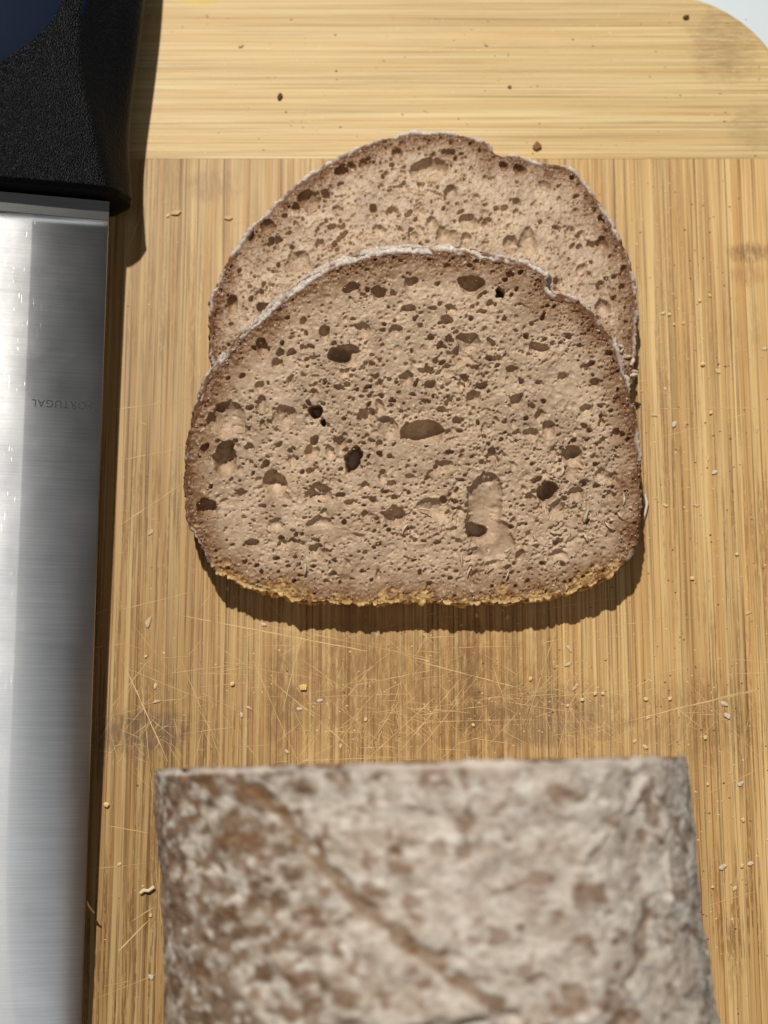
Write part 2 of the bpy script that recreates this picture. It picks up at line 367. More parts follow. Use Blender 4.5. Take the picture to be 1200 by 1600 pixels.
def crumb_mesh(P, big, g, seed, dens=1.0, ramps=()):
    """P outline in mm, big: (x,y,rx,ry,depth factor,rot) in mm; returns mesh with the real pores of the cut face"""
    rng = np.random.default_rng(seed)
    lo = P.min(0) - 1; hi = P.max(0) + 1
    xs_ = np.arange(lo[0], hi[0], g); ys_ = np.arange(lo[1], hi[1], g); X, Y = np.meshgrid(xs_, ys_)
    Pc = P[::max(1, len(P) // 400)]
    sd, bx, by = sdist(Pc, X, Y); sh = X.shape
    wx = 0.10 * fnoise(sh, 0.7 / g, seed + 1) + 0.25 * fnoise(sh, 2.2 / g, seed + 2); wy = 0.10 * fnoise(sh, 0.7 / g, seed + 3) + 0.25 * fnoise(sh, 2.2 / g, seed + 4)
    h = 0.03 * fnoise(sh, 0.45 / g, seed + 5) + 0.04 * fnoise(sh, 1.0 / g, seed + 6) + 0.10 * fnoise(sh, 5 / g, seed + 7)
    densmap = fnoise(sh, 9 / g, seed + 8)
    def stamp(cx, cy, rx, ry, dep, rot, warp=1.0, power=2.2, keep=0.35):
        m = max(rx, ry) * 1.5 + 0.8
        i0, i1 = np.searchsorted(ys_, [cy - m, cy + m]); j0, j1 = np.searchsorted(xs_, [cx - m, cx + m])
        if i1 <= i0 or j1 <= j0: return
        sl = (slice(i0, i1), slice(j0, j1))
        dx = X[sl] - cx + wx[sl] * warp; dy = Y[sl] - cy + wy[sl] * warp; c, s = math.cos(rot), math.sin(rot)
        d2 = ((dx * c + dy * s) / rx) ** 2 + ((-dx * s + dy * c) / ry) ** 2
        D = dep * np.clip(1 - d2 ** (power / 2), 0, 1) ** 0.5
        hs = h[sl]; h[sl] = np.where(d2 < 1, np.minimum(hs, hs * keep - D), hs)
    area = (hi - lo).prod()
    def scatter(count, r0, r1, df, edge):
        k = 0
        for _ in range(int(count * dens)):
            x = rng.uniform(lo[0], hi[0]); y = rng.uniform(lo[1], hi[1])
            i = min(int((y - lo[1]) / g), sh[0] - 1); j = min(int((x - lo[0]) / g), sh[1] - 1)
            if sd[i, j] < edge: continue
            if rng.random() > 0.62 + 0.25 * densmap[i, j]: continue
            r = r0 * (r1 / r0) ** (rng.random() ** 1.6); a = rng.uniform(0.65, 1.0)
            if sd[i, j] < 5: r *= 0.75
            stamp(x, y, r, r * a, r * df * rng.choice((0.5, 0.9, 1.3, 1.9)), rng.uniform(0, 3.14), warp=min(1.0, r * 1.1))
    for _ in range(int(1800 * dens)):                        # shallow overlapping cells: the honeycomb the cut runs through
        r = rng.uniform(0.3, 0.85); stamp(rng.uniform(lo[0], hi[0]), rng.uniform(lo[1], hi[1]), r, r * rng.uniform(.7, 1), r * rng.uniform(.12, .42), rng.uniform(0, 3.14), 1.0, 2.0, 0.8)
    scatter(14000, 0.15, 0.36, 1.5, 0.4)
    scatter(4500, 0.30, 0.82, 1.4, 0.6)
    scatter(220, 0.70, 1.25, 1.15, 1.2)
    for (cx, cy, rx, ry, df, rot) in big:
        stamp(cx, cy, rx * 1.12, ry * 1.12, min(rx, ry) * df * 1.7 + 0.3, rot, 0.9, 2.0, 0.2)
        if min(rx, ry) > 1.6:                             # small pores in the wall of a big one
            for _ in range(10):
                a = rng.uniform(0, 6.28); q = rng.uniform(0.2, 0.95); r = rng.uniform(0.2, 0.45)
                i = int((cy + q * ry * math.sin(a) - lo[1]) / g); j = int((cx + q * rx * math.cos(a) - lo[0]) / g)
                if 0 <= i < sh[0] and 0 <= j < sh[1]:
                    z = h[i, j]; ii, jj = slice(max(i - 4, 0), i + 5), slice(max(j - 4, 0), j + 5)
                    d2 = ((X[ii, jj] - X[i, j]) ** 2 + (Y[ii, jj] - Y[i, j]) ** 2) / (r * r)
                    h[ii, jj] -= 0.8 * r * np.clip(1 - d2, 0, 1) ** .5
    for (cx, cy, rx, ry, d0, d1, rot) in ramps:           # long hollows whose floor slopes down from top to bottom
        dx = X - cx + wx; dy = Y - cy + wy; c, s = math.cos(rot), math.sin(rot)
        u = (dx * c + dy * s) / rx; v = (-dx * s + dy * c) / ry; d2 = u * u + v * v
        D = (d0 + (d1 - d0) * (0.5 - v / 2)) * np.clip(1 - d2 ** 1.8, 0, 1) ** 0.35
        h = np.where(d2 < 1, np.minimum(h, h * 0.12 - D), h)
    h = np.maximum(h, -TH + 0.35)
    # raised torn bits
    bits = fnoise(sh, 0.5 / g, seed + 20); m = sstep(2.0, 2.7, bits); h += m * 0.22
    h -= 0.35 * (1 - sstep(0.0, 0.9, sd)) ** 2
    h += 0.10 * sstep(4.5, 1.5, sd) * fnoise(sh, 0.55 / g, seed + 21)
    # own colour: pale pinkish crumb, darker and browner dried band near the crust
    t = np.clip(0.5 + 0.28 * fnoise(sh, 3.5 / g, seed + 30) + 0.2 * fnoise(sh, 0.8 / g, seed + 31), 0, 1)
    col = mix(CR_MID, CR_LIGHT, t)
    wob = sd + 0.7 * fnoise(sh, 3 / g, seed + 32) + 0.35 * fnoise(sh, 0.7 / g, seed + 33)
    col = mix(col, CR_DRY, 0.85 * sstep(8.5, 1.8, wob))
    col = mix(col, CR_BROWN, 0.8 * sstep(2.8, 0.5, wob))
    low = sstep(0.3, 0.8, (Y - by) / (np.abs(sd) + 1e-6)) * (sd > 0)
    col = mix(col, mix(GOLD_D, GOLD, np.clip(.35 + .4 * fnoise(sh, 0.8 / g, seed + 34), 0, 1)), 0.8 * low * sstep(2.4, 0.6, wob))
    col = mix(col, lin(214, 190, 158), 0.75 * m)
    keep = sd > -g * 0.75
    out = sd < 0; X2 = np.where(out, bx, X); Y2 = np.where(out, by, Y)
    idx = -np.ones(sh, int); idx[keep] = np.arange(keep.sum())
    q = np.stack([idx[:-1, :-1], idx[:-1, 1:], idx[1:, 1:], idx[1:, :-1]], -1).reshape(-1, 4); q = q[(q >= 0).all(1)]
    V = np.c_[X2[keep], Y2[keep], h[keep]] * MM
    return mesh_np(V, q, col[keep])

def crust_mesh(P, seed, flare_top=2.4, flare_side=0.7, flare_bot=0.9, th=TH):
    """closed skin round a slice: rounded floured rim, side wall and underside"""
    n = len(P); N = normals2(P); rng = np.random.default_rng(seed)
    up = np.clip(N[:, 1], 0, 1); dn = np.clip(-N[:, 1], 0, 1)
    flare = flare_side + (flare_top - flare_side) * up ** 0.7 + (flare_bot - flare_side) * dn ** 2
    flare = np.convolve(np.r_[flare[-40:], flare, flare[:40]], np.ones(81) / 81, 'valid')
    rows = [(-0.9, -0.75), (-0.55, -0.12), (-0.15, 0.12), (0.12, 0.0), (0.30, -0.3)]
    ks = [0, 0, 0, 0, 0.04]
    for z in np.linspace(0.12, 0.92, 9): rows.append((0.36, -th * z)); ks.append(z ** 0.8)
    rows += [(0.1, -th + 0.15), (-0.5, -th), (-3.0, -th + 0.02)]; ks += [1, 1, 1]
    nr = len(rows); V = np.zeros((nr, n, 3)); col = np.zeros((nr, n, 3))
    f1 = fnoise((nr * 3, n), 5, seed + 1, (.4, 1))[:nr]; f2 = fnoise((nr * 3, n), 30, seed + 2, (.2, 1))[:nr]; f3 = fnoise((nr * 3, n), 12, seed + 3, (.25, 1))[:nr]; f4 = fnoise((nr * 3, n), 2, seed + 9)[:nr]
    for r, ((o, z), k) in enumerate(zip(rows, ks)):
        rough = (0.09 * f1[r] + 0.12 * f3[r] + 0.05 * f4[r] + 0.06 * f2[r]) * (1 if 0 < r < nr - 2 else 0) * (0.9 + 0.7 * dn ** 2)
        oo = o + flare * k + rough; V[r, :, :2] = P + N * oo[:, None]; V[r, :, 2] = z + 0.6 * rough
        fl = sstep(-1.0, 1.3, f2[r] + 0.8 * f3[r] + 0.5 * f1[r] + 0.9 * (up - 0.3))
        c = mix(mix(CRUST_B, CR_BROWN, np.full(n, 0.3)), FLOUR, fl * (0.5 + 0.5 * up))
        c = mix(c, mix(GOLD_D, GOLD, sstep(-0.8, 0.8, f3[r] + f1[r])), sstep(0.45, 0.9, dn))
        if r <= 1: c = mix(c, CR_BROWN, np.full(n, 0.55))
        if r >= nr - 2: c = mix(c, CR_DRY, np.full(n, 0.8))
        col[r] = c * (1 + 0.14 * f4[r])[:, None]
    V = V.reshape(-1, 3); col = col.reshape(-1, 3)
    i = np.arange(n); j = (i + 1) % n; Q = []
    for r in range(nr - 1): Q.append(np.c_[r * n + j, r * n + i, (r + 1) * n + i, (r + 1) * n + j])
    Q = np.vstack(Q); N0 = (nr - 1) * n; ctr = len(V)
    V = np.vstack([V, [[P[:, 0].mean(), P[:, 1].mean(), -th + 0.02]]]); col = np.vstack([col, [CR_MID]])
    T = np.c_[np.full(n, ctr), N0 + j, N0 + i]
    return mesh_np(V * MM, Q, col, tris=T)

def shreds(P, count, seed, spots, zr=(0.1, 0.5)):
    """tiny torn fibres and crumbs clinging to the cut face, one mesh"""
    rg = random.Random(seed); V, Q, cc = [], [], []
    def fibre(x, y, L, w, ang):
        k = 5; prev = None; z0 = rg.uniform(*zr); da = rg.uniform(-.5, .5); base_c = lin(214, 194, 164) * rg.uniform(.75, 1.05)
        px, py = x, y
        for s in range(k + 1):
            t = s / k; a = ang + da * t * 2; ww = w * (0.35 + 0.65 * math.sin(math.pi * (0.15 + 0.7 * t))) * rg.uniform(.7, 1.2)
            nx, ny = -math.sin(a) * ww / 2, math.cos(a) * ww / 2; z = z0 + 0.25 * math.sin(3 * t) ; b = len(V)
            V.extend([(px + nx, py + ny, z), (px, py, z + ww * .6), (px - nx, py - ny, z), (px, py, z - ww * .4)]); cc.extend([base_c * rg.uniform(.85, 1.1)] * 4)
            if prev is not None:
                for q in range(4): Q.append((prev + q, prev + (q + 1) % 4, b + (q + 1) % 4, b + q))
            prev = b; px += math.cos(a) * L / k; py += math.sin(a) * L / k
    for (x, y, L, w, ang) in spots: fibre(x, y, L, w, ang)
    Pm, PM = P.min(0), P.max(0); pts = []
    X = np.array([rg.uniform(Pm[0], PM[0]) for _ in range(count * 3)]); Y = np.array([rg.uniform(Pm[1], PM[1]) for _ in range(count * 3)])
    sd, _, _ = sdist(P[::8], X, Y)
    for x, y, s in list(zip(X, Y, sd))[:count * 3]:
        if s < 0.2: continue
        tx = (x - Pm[0]) / (PM[0] - Pm[0]); ty = (y - Pm[1]) / (PM[1] - Pm[1])
        if rg.random() > 0.08 + 0.7 * max(0, tx - .6) + 0.4 * max(0, .35 - ty) + (0.3 if s < 4 else 0) + (0.4 if s < 1.2 else 0): continue
        fibre(x, y, rg.uniform(.2, .6), rg.uniform(.16, .36), rg.uniform(0, 6.28))
    return mesh_np(np.array(V) * MM, Q, np.array(cc), smooth=False)

def slice_frame(origin, tilt, roll=0.0):
    m = Matrix.Translation(origin) @ Matrix.Rotation(roll, 4, 'Y') @ Matrix.Rotation(tilt, 4, 'X'); return m
def to_local(mtx, px, py):                            # photo pixel -> mm on the slice's cut face
    inv = mtx.inverted(); o = inv @ Vector((0, 0, H)); d = inv.to_3x3() @ ray(px, py); k = -o.z / d.z
    p = o + d * k; return p.x * 1000, p.y * 1000
def local_outline(mtx, pts, seed, shrink=0.5, n=2000):
    P = resample([to_local(mtx, *p) for p in pts], n); P -= normals2(P) * shrink
    return P + normals2(P) * (0.09 * noise1(n, 5, seed) + 0.12 * noise1(n, 16, seed + 3) + 0.10 * noise1(n, 50, seed + 1))[:, None]
def local_holes(mtx, s):
    res = []
    for (px, py, rx, ry, d) in holes(s):
        x, y = to_local(mtx, px, py); x2, _ = to_local(mtx, px + rx, py); _, y2 = to_local(mtx, px, py - ry)
        res.append((x, y, abs(x2 - x), abs(y2 - y), d, random.Random(int(px * py)).uniform(-.25, .25)))
    return res

def make_slice(mtx, pts, hs, seed, label, spots, nshred, flare, rmp=(), dens=1.0):
    ramps = []
    for (px, py, rx, ry, d0, d1, rot) in rmp:
        x, y = to_local(mtx, px, py); x2, _ = to_local(mtx, px + rx, py); _, y2 = to_local(mtx, px, py - ry); ramps.append((x, y, abs(x2 - x), abs(y2 - y), d0, d1, rot))
    t = thing("bread_slice", label, "bread slice", (0, 0, 0), "slices cut from the loaf"); t.matrix_world = mtx
    P = local_outline(mtx, pts, seed)
    link("crumb", crumb_mesh(P, local_holes(mtx, hs), 0.18, seed, dens, ramps), M['crumb'], t)
    link("crust", crust_mesh(P, seed + 50, flare_top=flare), M['crust'], t)
    sp = []
    for (px, py, L, w, a) in spots:
        x, y = to_local(mtx, px, py); sp.append((x, y, L * .146, w * .146, R(a)))
    s = link("crumb_shreds", shreds(P, nshred, seed + 9, sp), M['bit'], t); tag(s, kind='stuff')
    return t, P

z_back = TH * MM + 0.0002
mB = slice_frame((0, at(600, 480, z_back).y, z_back), R(0.4))
slB, PB = make_slice(mB, BACK, BH, 21, "rye bread slice lying flat at the back, partly covered by the other slice",
    [(975, 560, 12, 7, 20), (985, 572, 12, 8, 60), (962, 538, 9, 7, 100), (984, 588, 12, 8, 10), (975, 545, 10, 7, 140), (968, 552, 9, 6, 40), (986, 580, 12, 6, -20)], 420, 1.1, dens=0.9)
TF = R(13.5)
zf = TH * MM * math.cos(TF) + 0.0004
mF = slice_frame((0, at(600, 945, zf).y, zf), TF)
slF, PF = make_slice(mF, FRONT, FH, 7, "porous rye bread slice propped in front, with a large hole at lower right",
    [(722, 885, 22, 4, 95), (730, 900, 16, 4, 80), (787, 862, 12, 6, 10), (860, 830, 17, 6, -25), (912, 815, 20, 7, 75), (918, 845, 12, 6, 110), (965, 800, 15, 6, -60), (974, 772, 16, 4, -80),
     (880, 730, 14, 5, -90), (475, 898, 18, 5, 70), (628, 835, 18, 4, 80), (790, 905, 14, 3, 70), (945, 815, 16, 4, -60), (655, 795, 16, 4, 5), (760, 895, 14, 3, 50), (500, 770, 10, 4, 150), (830, 850, 12, 3, 20)], 700, 2.2,
    [(758, 794, 29, 60, 1.6, 4.8, -.08), (776, 842, 26, 34, .6, 2.6, .3), (745, 830, 17, 13, 8.6, 8.6, 0), (752, 864, 28, 11, .5, 1.6, 0), (762, 752, 12, 10, 2.5, 2.0, 0)])

# ------------------------------------------------------------------ the loaf
def make_loaf():
    rot = R(1.3)
    t = thing("bread_loaf", "cut rye loaf with mottled floured brown crust, standing at the bottom edge of the photo", "bread loaf", (0, 0, 0))
    t.matrix_world = Matrix.Translation((0.0, 0.0022, 0)) @ Matrix.Rotation(rot, 4, 'Z')
    Q = PF.copy(); ymin = Q[:, 1].min()
    cx = (Q[:, 0].min() + Q[:, 0].max()) / 2
    sc = 106.5 / (Q[:, 0].max() - Q[:, 0].min())
    sec = np.c_[(Q[:, 0] - cx) * sc + 7.0, (Q[:, 1] - ymin) * sc * 0.95]
    # smooth the section (the slice's chipped rim is its own), start at its lowest middle
    k = 50; pad = np.vstack([sec[-k:], sec, sec[:k]]); sec = np.c_[np.convolve(pad[:, 0], np.ones(2 * k + 1) / (2 * k + 1), 'valid'), np.convolve(pad[:, 1], np.ones(2 * k + 1) / (2 * k + 1), 'valid')]
    sec[:, 1] -= sec[:, 1].min()
    sec = resample(sec[::24], 820)
    nS = len(sec); L = 128.0; nL = 330
    Ls = np.concatenate([np.linspace(0, 60, 220), np.linspace(60.6, L, nL - 220)])
    ctr = np.array([sec[:, 0].mean(), 28.0]); N = normals2(sec)
    S_, T_ = np.meshgrid(np.arange(nS), Ls)
    sh = S_.shape
    def nz(sc_, seed, an=(1, 1)): return fnoise(sh, sc_, seed, an)
    a2, a6, a14, a30 = nz(3.2, 1), nz(9, 2), nz(22, 3), nz(60, 4)
    shrink = np.sqrt(np.clip(1 - np.clip((Ls - 88) / 41, 0, 1) ** 2.2, 0, 1))
    shrink = 0.25 + 0.75 * shrink
    XY = ctr + (sec - ctr)[None] * shrink[:, None, None]
    XY[..., 0] += 0.058 * T_
    disp = 0.09 * a2 + 0.13 * a6 + 0.2 * a14 + 0.35 * a30
    # world-ish coordinates on the crust for the marks seen in the photograph
    Xw = XY[..., 0]; Yw = -T_
    def along(pts, w):                                    # distance to a polyline given in photo pixels at dome height
        best = np.full(sh, 1e9)
        P2 = [at(px, py, 0.066) for px, py in pts]
        for a, b in zip(P2[:-1], P2[1:]):
            ax, ay, bx_, by_ = a.x * 1000, a.y * 1000 - 2.2, b.x * 1000, b.y * 1000 - 2.2
            dx, dy = bx_ - ax, by_ - ay; tt = np.clip(((Xw - ax) * dx + (Yw - ay) * dy) / (dx * dx + dy * dy), 0, 1)
            best = np.minimum(best, np.hypot(Xw - ax - tt * dx, Yw - ay - tt * dy))
        return best
    topm = sstep(25, 50, XY[..., 1])
    crack = along([(395, 1225), (470, 1310), (560, 1410), (650, 1480), (760, 1560)], 1) + 0.45 * a6
    cr2 = along([(715, 1195), (725, 1260), (715, 1330)], 1) + 0.5 * a6
    cr3 = along([(900, 1340), (960, 1290), (1010, 1235), (1045, 1290), (1050, 1420)], 1) + 0.4 * a6
    cr4 = along([(960, 1560), (1000, 1480), (1010, 1400)], 1) + 0.5 * a6
    ear = along([(480, 1625), (600, 1602), (720, 1600), (830, 1612)], 1) + 0.8 * a6
    cm = sstep(1.7, 0.4, crack) * topm; c2 = sstep(1.2, 0.3, cr2) * topm; c3 = sstep(1.0, 0.3, cr3) * topm; c4 = sstep(1.0, .3, cr4) * topm; ea = sstep(3.4, 0.8, ear) * topm
    disp = disp - 0.45 * cm - 0.4 * c2 + 0.5 * c3 - 0.4 * c4 - 1.6 * ea
    disp *= np.clip(Ls / 1.2, 0.25, 1)[:, None]
    low = XY[..., 1] < 3
    disp[low] *= 0.2
    XY = XY + N[None] * disp[..., None]
    XY[..., 1] = np.maximum(XY[..., 1], 0.05)
    V = np.stack([XY[..., 0], -T_ + 0.12 * a6 * (Ls < 1)[:, None], XY[..., 1]], -1)
    V[0, :, 1] = 0.16 * a6[0] + 0.14 * a2[0] + 0.12 * a14[0]
    # own colour: brown crust under blotchy flour; sparser flour on the left flank
    side = (Xw - 7) / 53
    fl = 0.7 * nz(7, 11) + 0.2 * nz(22, 12) + 0.6 * nz(4, 13) + 0.25 * nz(55, 14) + 2.4 * sstep(-1.0, .15, side) - 1.1
    f = sstep(-1.5, 1.2, fl)
    brown = mix(lin(112, 88, 68), lin(144, 122, 102), np.clip(.5 + .35 * nz(7, 15), 0, 1))
    flour = mix(lin(174, 159, 145), lin(206, 196, 184), np.clip(.45 + .24 * nz(9, 16) + .22 * nz(3.5, 17), 0, 1))
    col = mix(brown, flour, f)
    col = mix(col, lin(118, 86, 54), 0.7 * cm); col = mix(col, lin(104, 72, 44), 0.6 * c2 + 0.6 * c4); col = mix(col, FLOUR, 0.5 * c3)
    spots = sstep(1.15, 1.75, nz(8, 18) + 0.35 * nz(30, 19)); col = mix(col, lin(110, 74, 42), 0.6 * spots * topm)
    pale = sstep(1.5, 2.2, nz(7, 20)); col = mix(col, lin(232, 226, 216), 0.45 * pale)
    col = mix(col, FLOUR, (0.6 * (Ls < 1.0).astype(float))[:, None] * np.ones(sh))
    col = mix(col, mix(GOLD_D, GOLD, np.clip(.5 + .5 * a6, 0, 1)), sstep(4, 0.5, XY[..., 1]))
    idx = np.arange(nL * nS).reshape(nL, nS); i = np.arange(nS); j = (i + 1) % nS
    q = np.stack([idx[:-1][:, i], idx[:-1][:, j], idx[1:][:, j], idx[1:][:, i]], -1).reshape(-1, 4)
    V = V.reshape(-1, 3); col = col.reshape(-1, 3)
    e = len(V); V = np.vstack([V, [[ctr[0] + 0.058 * L, -L - 1.5, ctr[1]]]]); col = np.vstack([col, [lin(130, 100, 76)]])
    T = np.c_[np.full(nS, e), idx[-1][i], idx[-1][j]]
    link("crust", mesh_np(V * MM, q, col, tris=T), M['crust'], t)
    rg = random.Random(3)
    big = []
    for _ in range(45):
        x = rg.uniform(sec[:, 0].min() + 8, sec[:, 0].max() - 8); y = rg.uniform(8, 66); r = rg.uniform(1.1, 2.6)
        big.append((x, y, r, r * rg.uniform(.7, 1.2), rg.uniform(.6, 1.4), rg.uniform(-1, 1)))
    f_ = link("cut_face", crumb_mesh(sec, big, 0.32, 77, 0.9), M['crumb'], t)
    f_.rotation_euler = (R(90), 0, R(180)); 
    # face looks toward +y: mirror x so the section lines up after the turn
    me = f_.data; co = np.zeros(len(me.vertices) * 3, np.float32); me.vertices.foreach_get('co', co); co = co.reshape(-1, 3); co[:, 0] *= -1
    me.vertices.foreach_set('co', co.ravel()); me.flip_normals(); me.update()
    f_.location = (0, 0.0001, 0)
    return t
make_loaf()

# ------------------------------------------------------------------ the knife
def steel(name, base, rough):
    n = NT(name); co = n.coord()
    br = n.noise(n.mapping(co, (4200, 60, 1)), 1, 3, 0.6)            # grinding lines run across the blade (local y)
    br2 = n.noise(n.mapping(co, (900, 20, 1), (3, 0, 0)), 1, 3, 0.6)
    scr = n.ramp(n.noise(n.mapping(co, (260, 2600, 1), (1, 2, 0), (0, 0, R(35))), 1, 2, 0.5), 0.66, 0.74)
    wear = n.noise(co, 70, 4, 0.6)
    spots = n.ramp(n.noise(co, 1400, 2, 0.5), 0.70, 0.76)
    sp = n.math('MULTIPLY', spots, n.ramp(wear, 0.45, 0.6))
    col = n.mix(n.ramp(br, 0.35, 0.68), tuple(np.array(base) * 0.84), base)
    col = n.mix(n.math('MULTIPLY', n.ramp(br2, .4, .7), .25), col, tuple(np.array(base) * .8))
    col = n.mix(n.math('MULTIPLY', sp, .25), col, (0.16, 0.14, 0.12))
    tn = n.n('ShaderNodeTangent', direction_type='UV_MAP')
    tn.uv_map = 'UVMap'
    n.c(tn.outputs[0], n.b.inputs['Tangent'])
    rg = n.math('ADD', rough, n.math('MULTIPLY', n.math('SUBTRACT', wear, .5), .18))
    h = n.math('ADD', n.math('MULTIPLY', br, 1.0), n.math('ADD', n.math("MULTIPLY", scr, -0.3), n.math('MULTIPLY', sp, 0.0)))
    return n.out(Base_Color=col, Metallic=1.0, Roughness=rg, Anisotropic=0.85, Anisotropic_Rotation=0.25, Normal=n.bump(h, 0.16, 0.00008))
M['steel'] = steel("brushed_steel", (0.80, 0.80, 0.80), 0.32)
M['steel_d'] = steel("dull_steel", (0.22, 0.22, 0.21), 0.45)
n = NT("black_grained_plastic"); co = n.coord()
vor = n.n('ShaderNodeTexVoronoi'); vor.inputs['Scale'].default_value = 2600; n.c(co, vor.inputs['Vector'])
hh = n.math('ADD', n.math('MULTIPLY', vor.outputs['Distance'], -1.0), n.noise(co, 1300, 3, .6))
M['plastic'] = n.out(Base_Color=(0.0016, 0.0018, 0.0026), Roughness=0.42, Normal=n.bump(hh, 0.6, 0.0003), Specular_IOR_Level=0.10)
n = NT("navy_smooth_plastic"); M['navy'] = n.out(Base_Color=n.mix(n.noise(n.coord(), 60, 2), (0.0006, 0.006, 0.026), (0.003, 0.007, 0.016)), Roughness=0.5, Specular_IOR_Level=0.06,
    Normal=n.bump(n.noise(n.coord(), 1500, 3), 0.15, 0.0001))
n = NT("etch_grey"); M['etch'] = n.out(Base_Color=(0.07, 0.07, 0.07), Metallic=0.0, Roughness=0.7)

S0 = at(170, 345, 0.0155); S1 = at(127, 1600, 0.008)
U = (S1 - S0).normalized(); ROLL = R(14.5)
Wv = Vector((-1, 0, 0)); Wv = (Wv - U * Wv.dot(U)).normalized()      # across the blade, toward the edge (left)
Nv = Wv.cross(U) if Wv.cross(U).z > 0 else U.cross(Wv)
Wv = (Wv * math.cos(ROLL) + Nv * math.sin(ROLL)).normalized(); Nv = (Nv - Wv * Nv.dot(Wv)).normalized()
KM = Matrix(((-U.x, Wv.x, Nv.x, S0.x), (-U.y, Wv.y, Nv.y, S0.y), (-U.z, Wv.z, Nv.z, S0.z), (0, 0, 0, 1)))   # x to the handle, y to the edge, z up
KI = KM.inverted()
def kl(px, py, nz):                                   # photo pixel -> knife coordinates at height nz over the blade face
    o = KI @ Vector((0, 0, H)); d = KI.to_3x3() @ ray(px, py); k = (nz - o.z) / d.z; return o + d * k
knife = thing("kitchen_knife", "large steel kitchen knife with black grained handle lying along the left edge of the board", "knife"); knife.matrix_world = KM

WG = kl(36, 700, 0).y                                  # grind line
def blade_mesh():
    Lb = 222.0; us = np.r_[0, np.linspace(2, Lb, 110)]
    V, Q = [], []; uv = []
    th0 = 3.0
    for u in us:
        t = max(0, (u - 130) / (Lb - 130)); w = 40 * (1 - 0.96 * t ** 2.2); th = th0 * (1 - 0.55 * (u / Lb))
        wg = WG * 1000 * w / 40
        ws = [0, 0.25, wg - .15, wg + .15, wg + 4, w * 0.8, w - 0.2, w]
        hs = []
        for x in ws:
            if x <= wg: hs.append(th / 2)
            else: hs.append(max(0.06, th / 2 * (1 - (x - wg) / (w - wg) * 0.93)))
        top = [(-u, x, h - th / 2) for x, h in zip(ws, hs)]; bot = [(-u, x, -h - th / 2) for x, h in zip(ws, hs)]
        top[0] = (-u, 0, -0.12); bot[0] = (-u, 0, -th + 0.12)
        V += top + bot[::-1]
    k = 16
    for i in range(len(us) - 1):
        for a in range(k):
            b = (a + 1) % k; Q.append((i * k + a, i * k + b, (i + 1) * k + b, (i + 1) * k + a))
    Q.append((0, 1, 14, 15)); Q += [(a, a + 1, 14 - a, 15 - a) for a in range(1, 7)]
    me = mesh_np(np.array(V) * MM, Q, smooth=False)
    return me
def planar_uv(me):
    l = me.uv_layers.new(name='UVMap')
    vi = np.zeros(len(me.loops), np.int32); me.loops.foreach_get('vertex_index', vi)
    co = np.zeros(len(me.vertices) * 3, np.float32); me.vertices.foreach_get('co', co); co = co.reshape(-1, 3)
    l.data.foreach_set('uv', np.ascontiguousarray(co[vi][:, [1, 0]] * 10).ravel())
bl = blade_mesh(); planar_uv(bl)
blade = link("blade", bl, M['steel'], knife)
# dull collar where the blade leaves the handle
bm = bmesh.new(); bmesh.ops.create_cube(bm, size=1)
for v in bm.verts: v.co = Vector((v.co.x * 4.6 + 2.25, v.co.y * 40 + 20, v.co.z * 3.2 - 1.52)) * MM
bmesh.ops.bevel(bm, geom=bm.edges[:], offset=0.00015, segments=2, affect='EDGES')
cm_ = mesh_bm(bm); planar_uv(cm_); link("collar", cm_, M['steel_d'], knife)
# etched word, upside down as the knife lies
cu = bpy.data.curves.new("etched_lettering", 'FONT'); cu.body = "PORTUGAL"; cu.size = 1; cu.align_x = 'CENTER'; cu.align_y = 'CENTER'; cu.space_character = 1.15; cu.extrude = 0.002
to = bpy.data.objects.new("tmp", cu); C.objects.link(to)
dg = bpy.context.evaluated_depsgraph_get(); dg.update()
tm = bpy.data.meshes.new_from_object(to.evaluated_get(dg)); bpy.data.objects.remove(to)
co = np.zeros(len(tm.vertices) * 3, np.float32); tm.vertices.foreach_get('co', co); co = co.reshape(-1, 3)
wid = co[:, 0].max() - co[:, 0].min()
pL, pR = kl(50, 632, 0), kl(144, 631, 0); s = (pR - pL).length / wid; mid = (pL + pR) / 2
# reading direction runs toward the edge (local +y), letter tops toward the tip (local -x): rotated half a turn in view
c2 = np.zeros_like(co); c2[:, 1] = co[:, 0] * s; c2[:, 0] = -co[:, 1] * s * 1.0; c2[:, 2] = np.abs(co[:, 2]) * s * 0.5 + 0.000012
c2[:, 0] += mid.x; c2[:, 1] += mid.y
tm.vertices.foreach_set('co', c2.ravel()); tm.update()
link("etched_lettering", tm, M['etch'], blade)

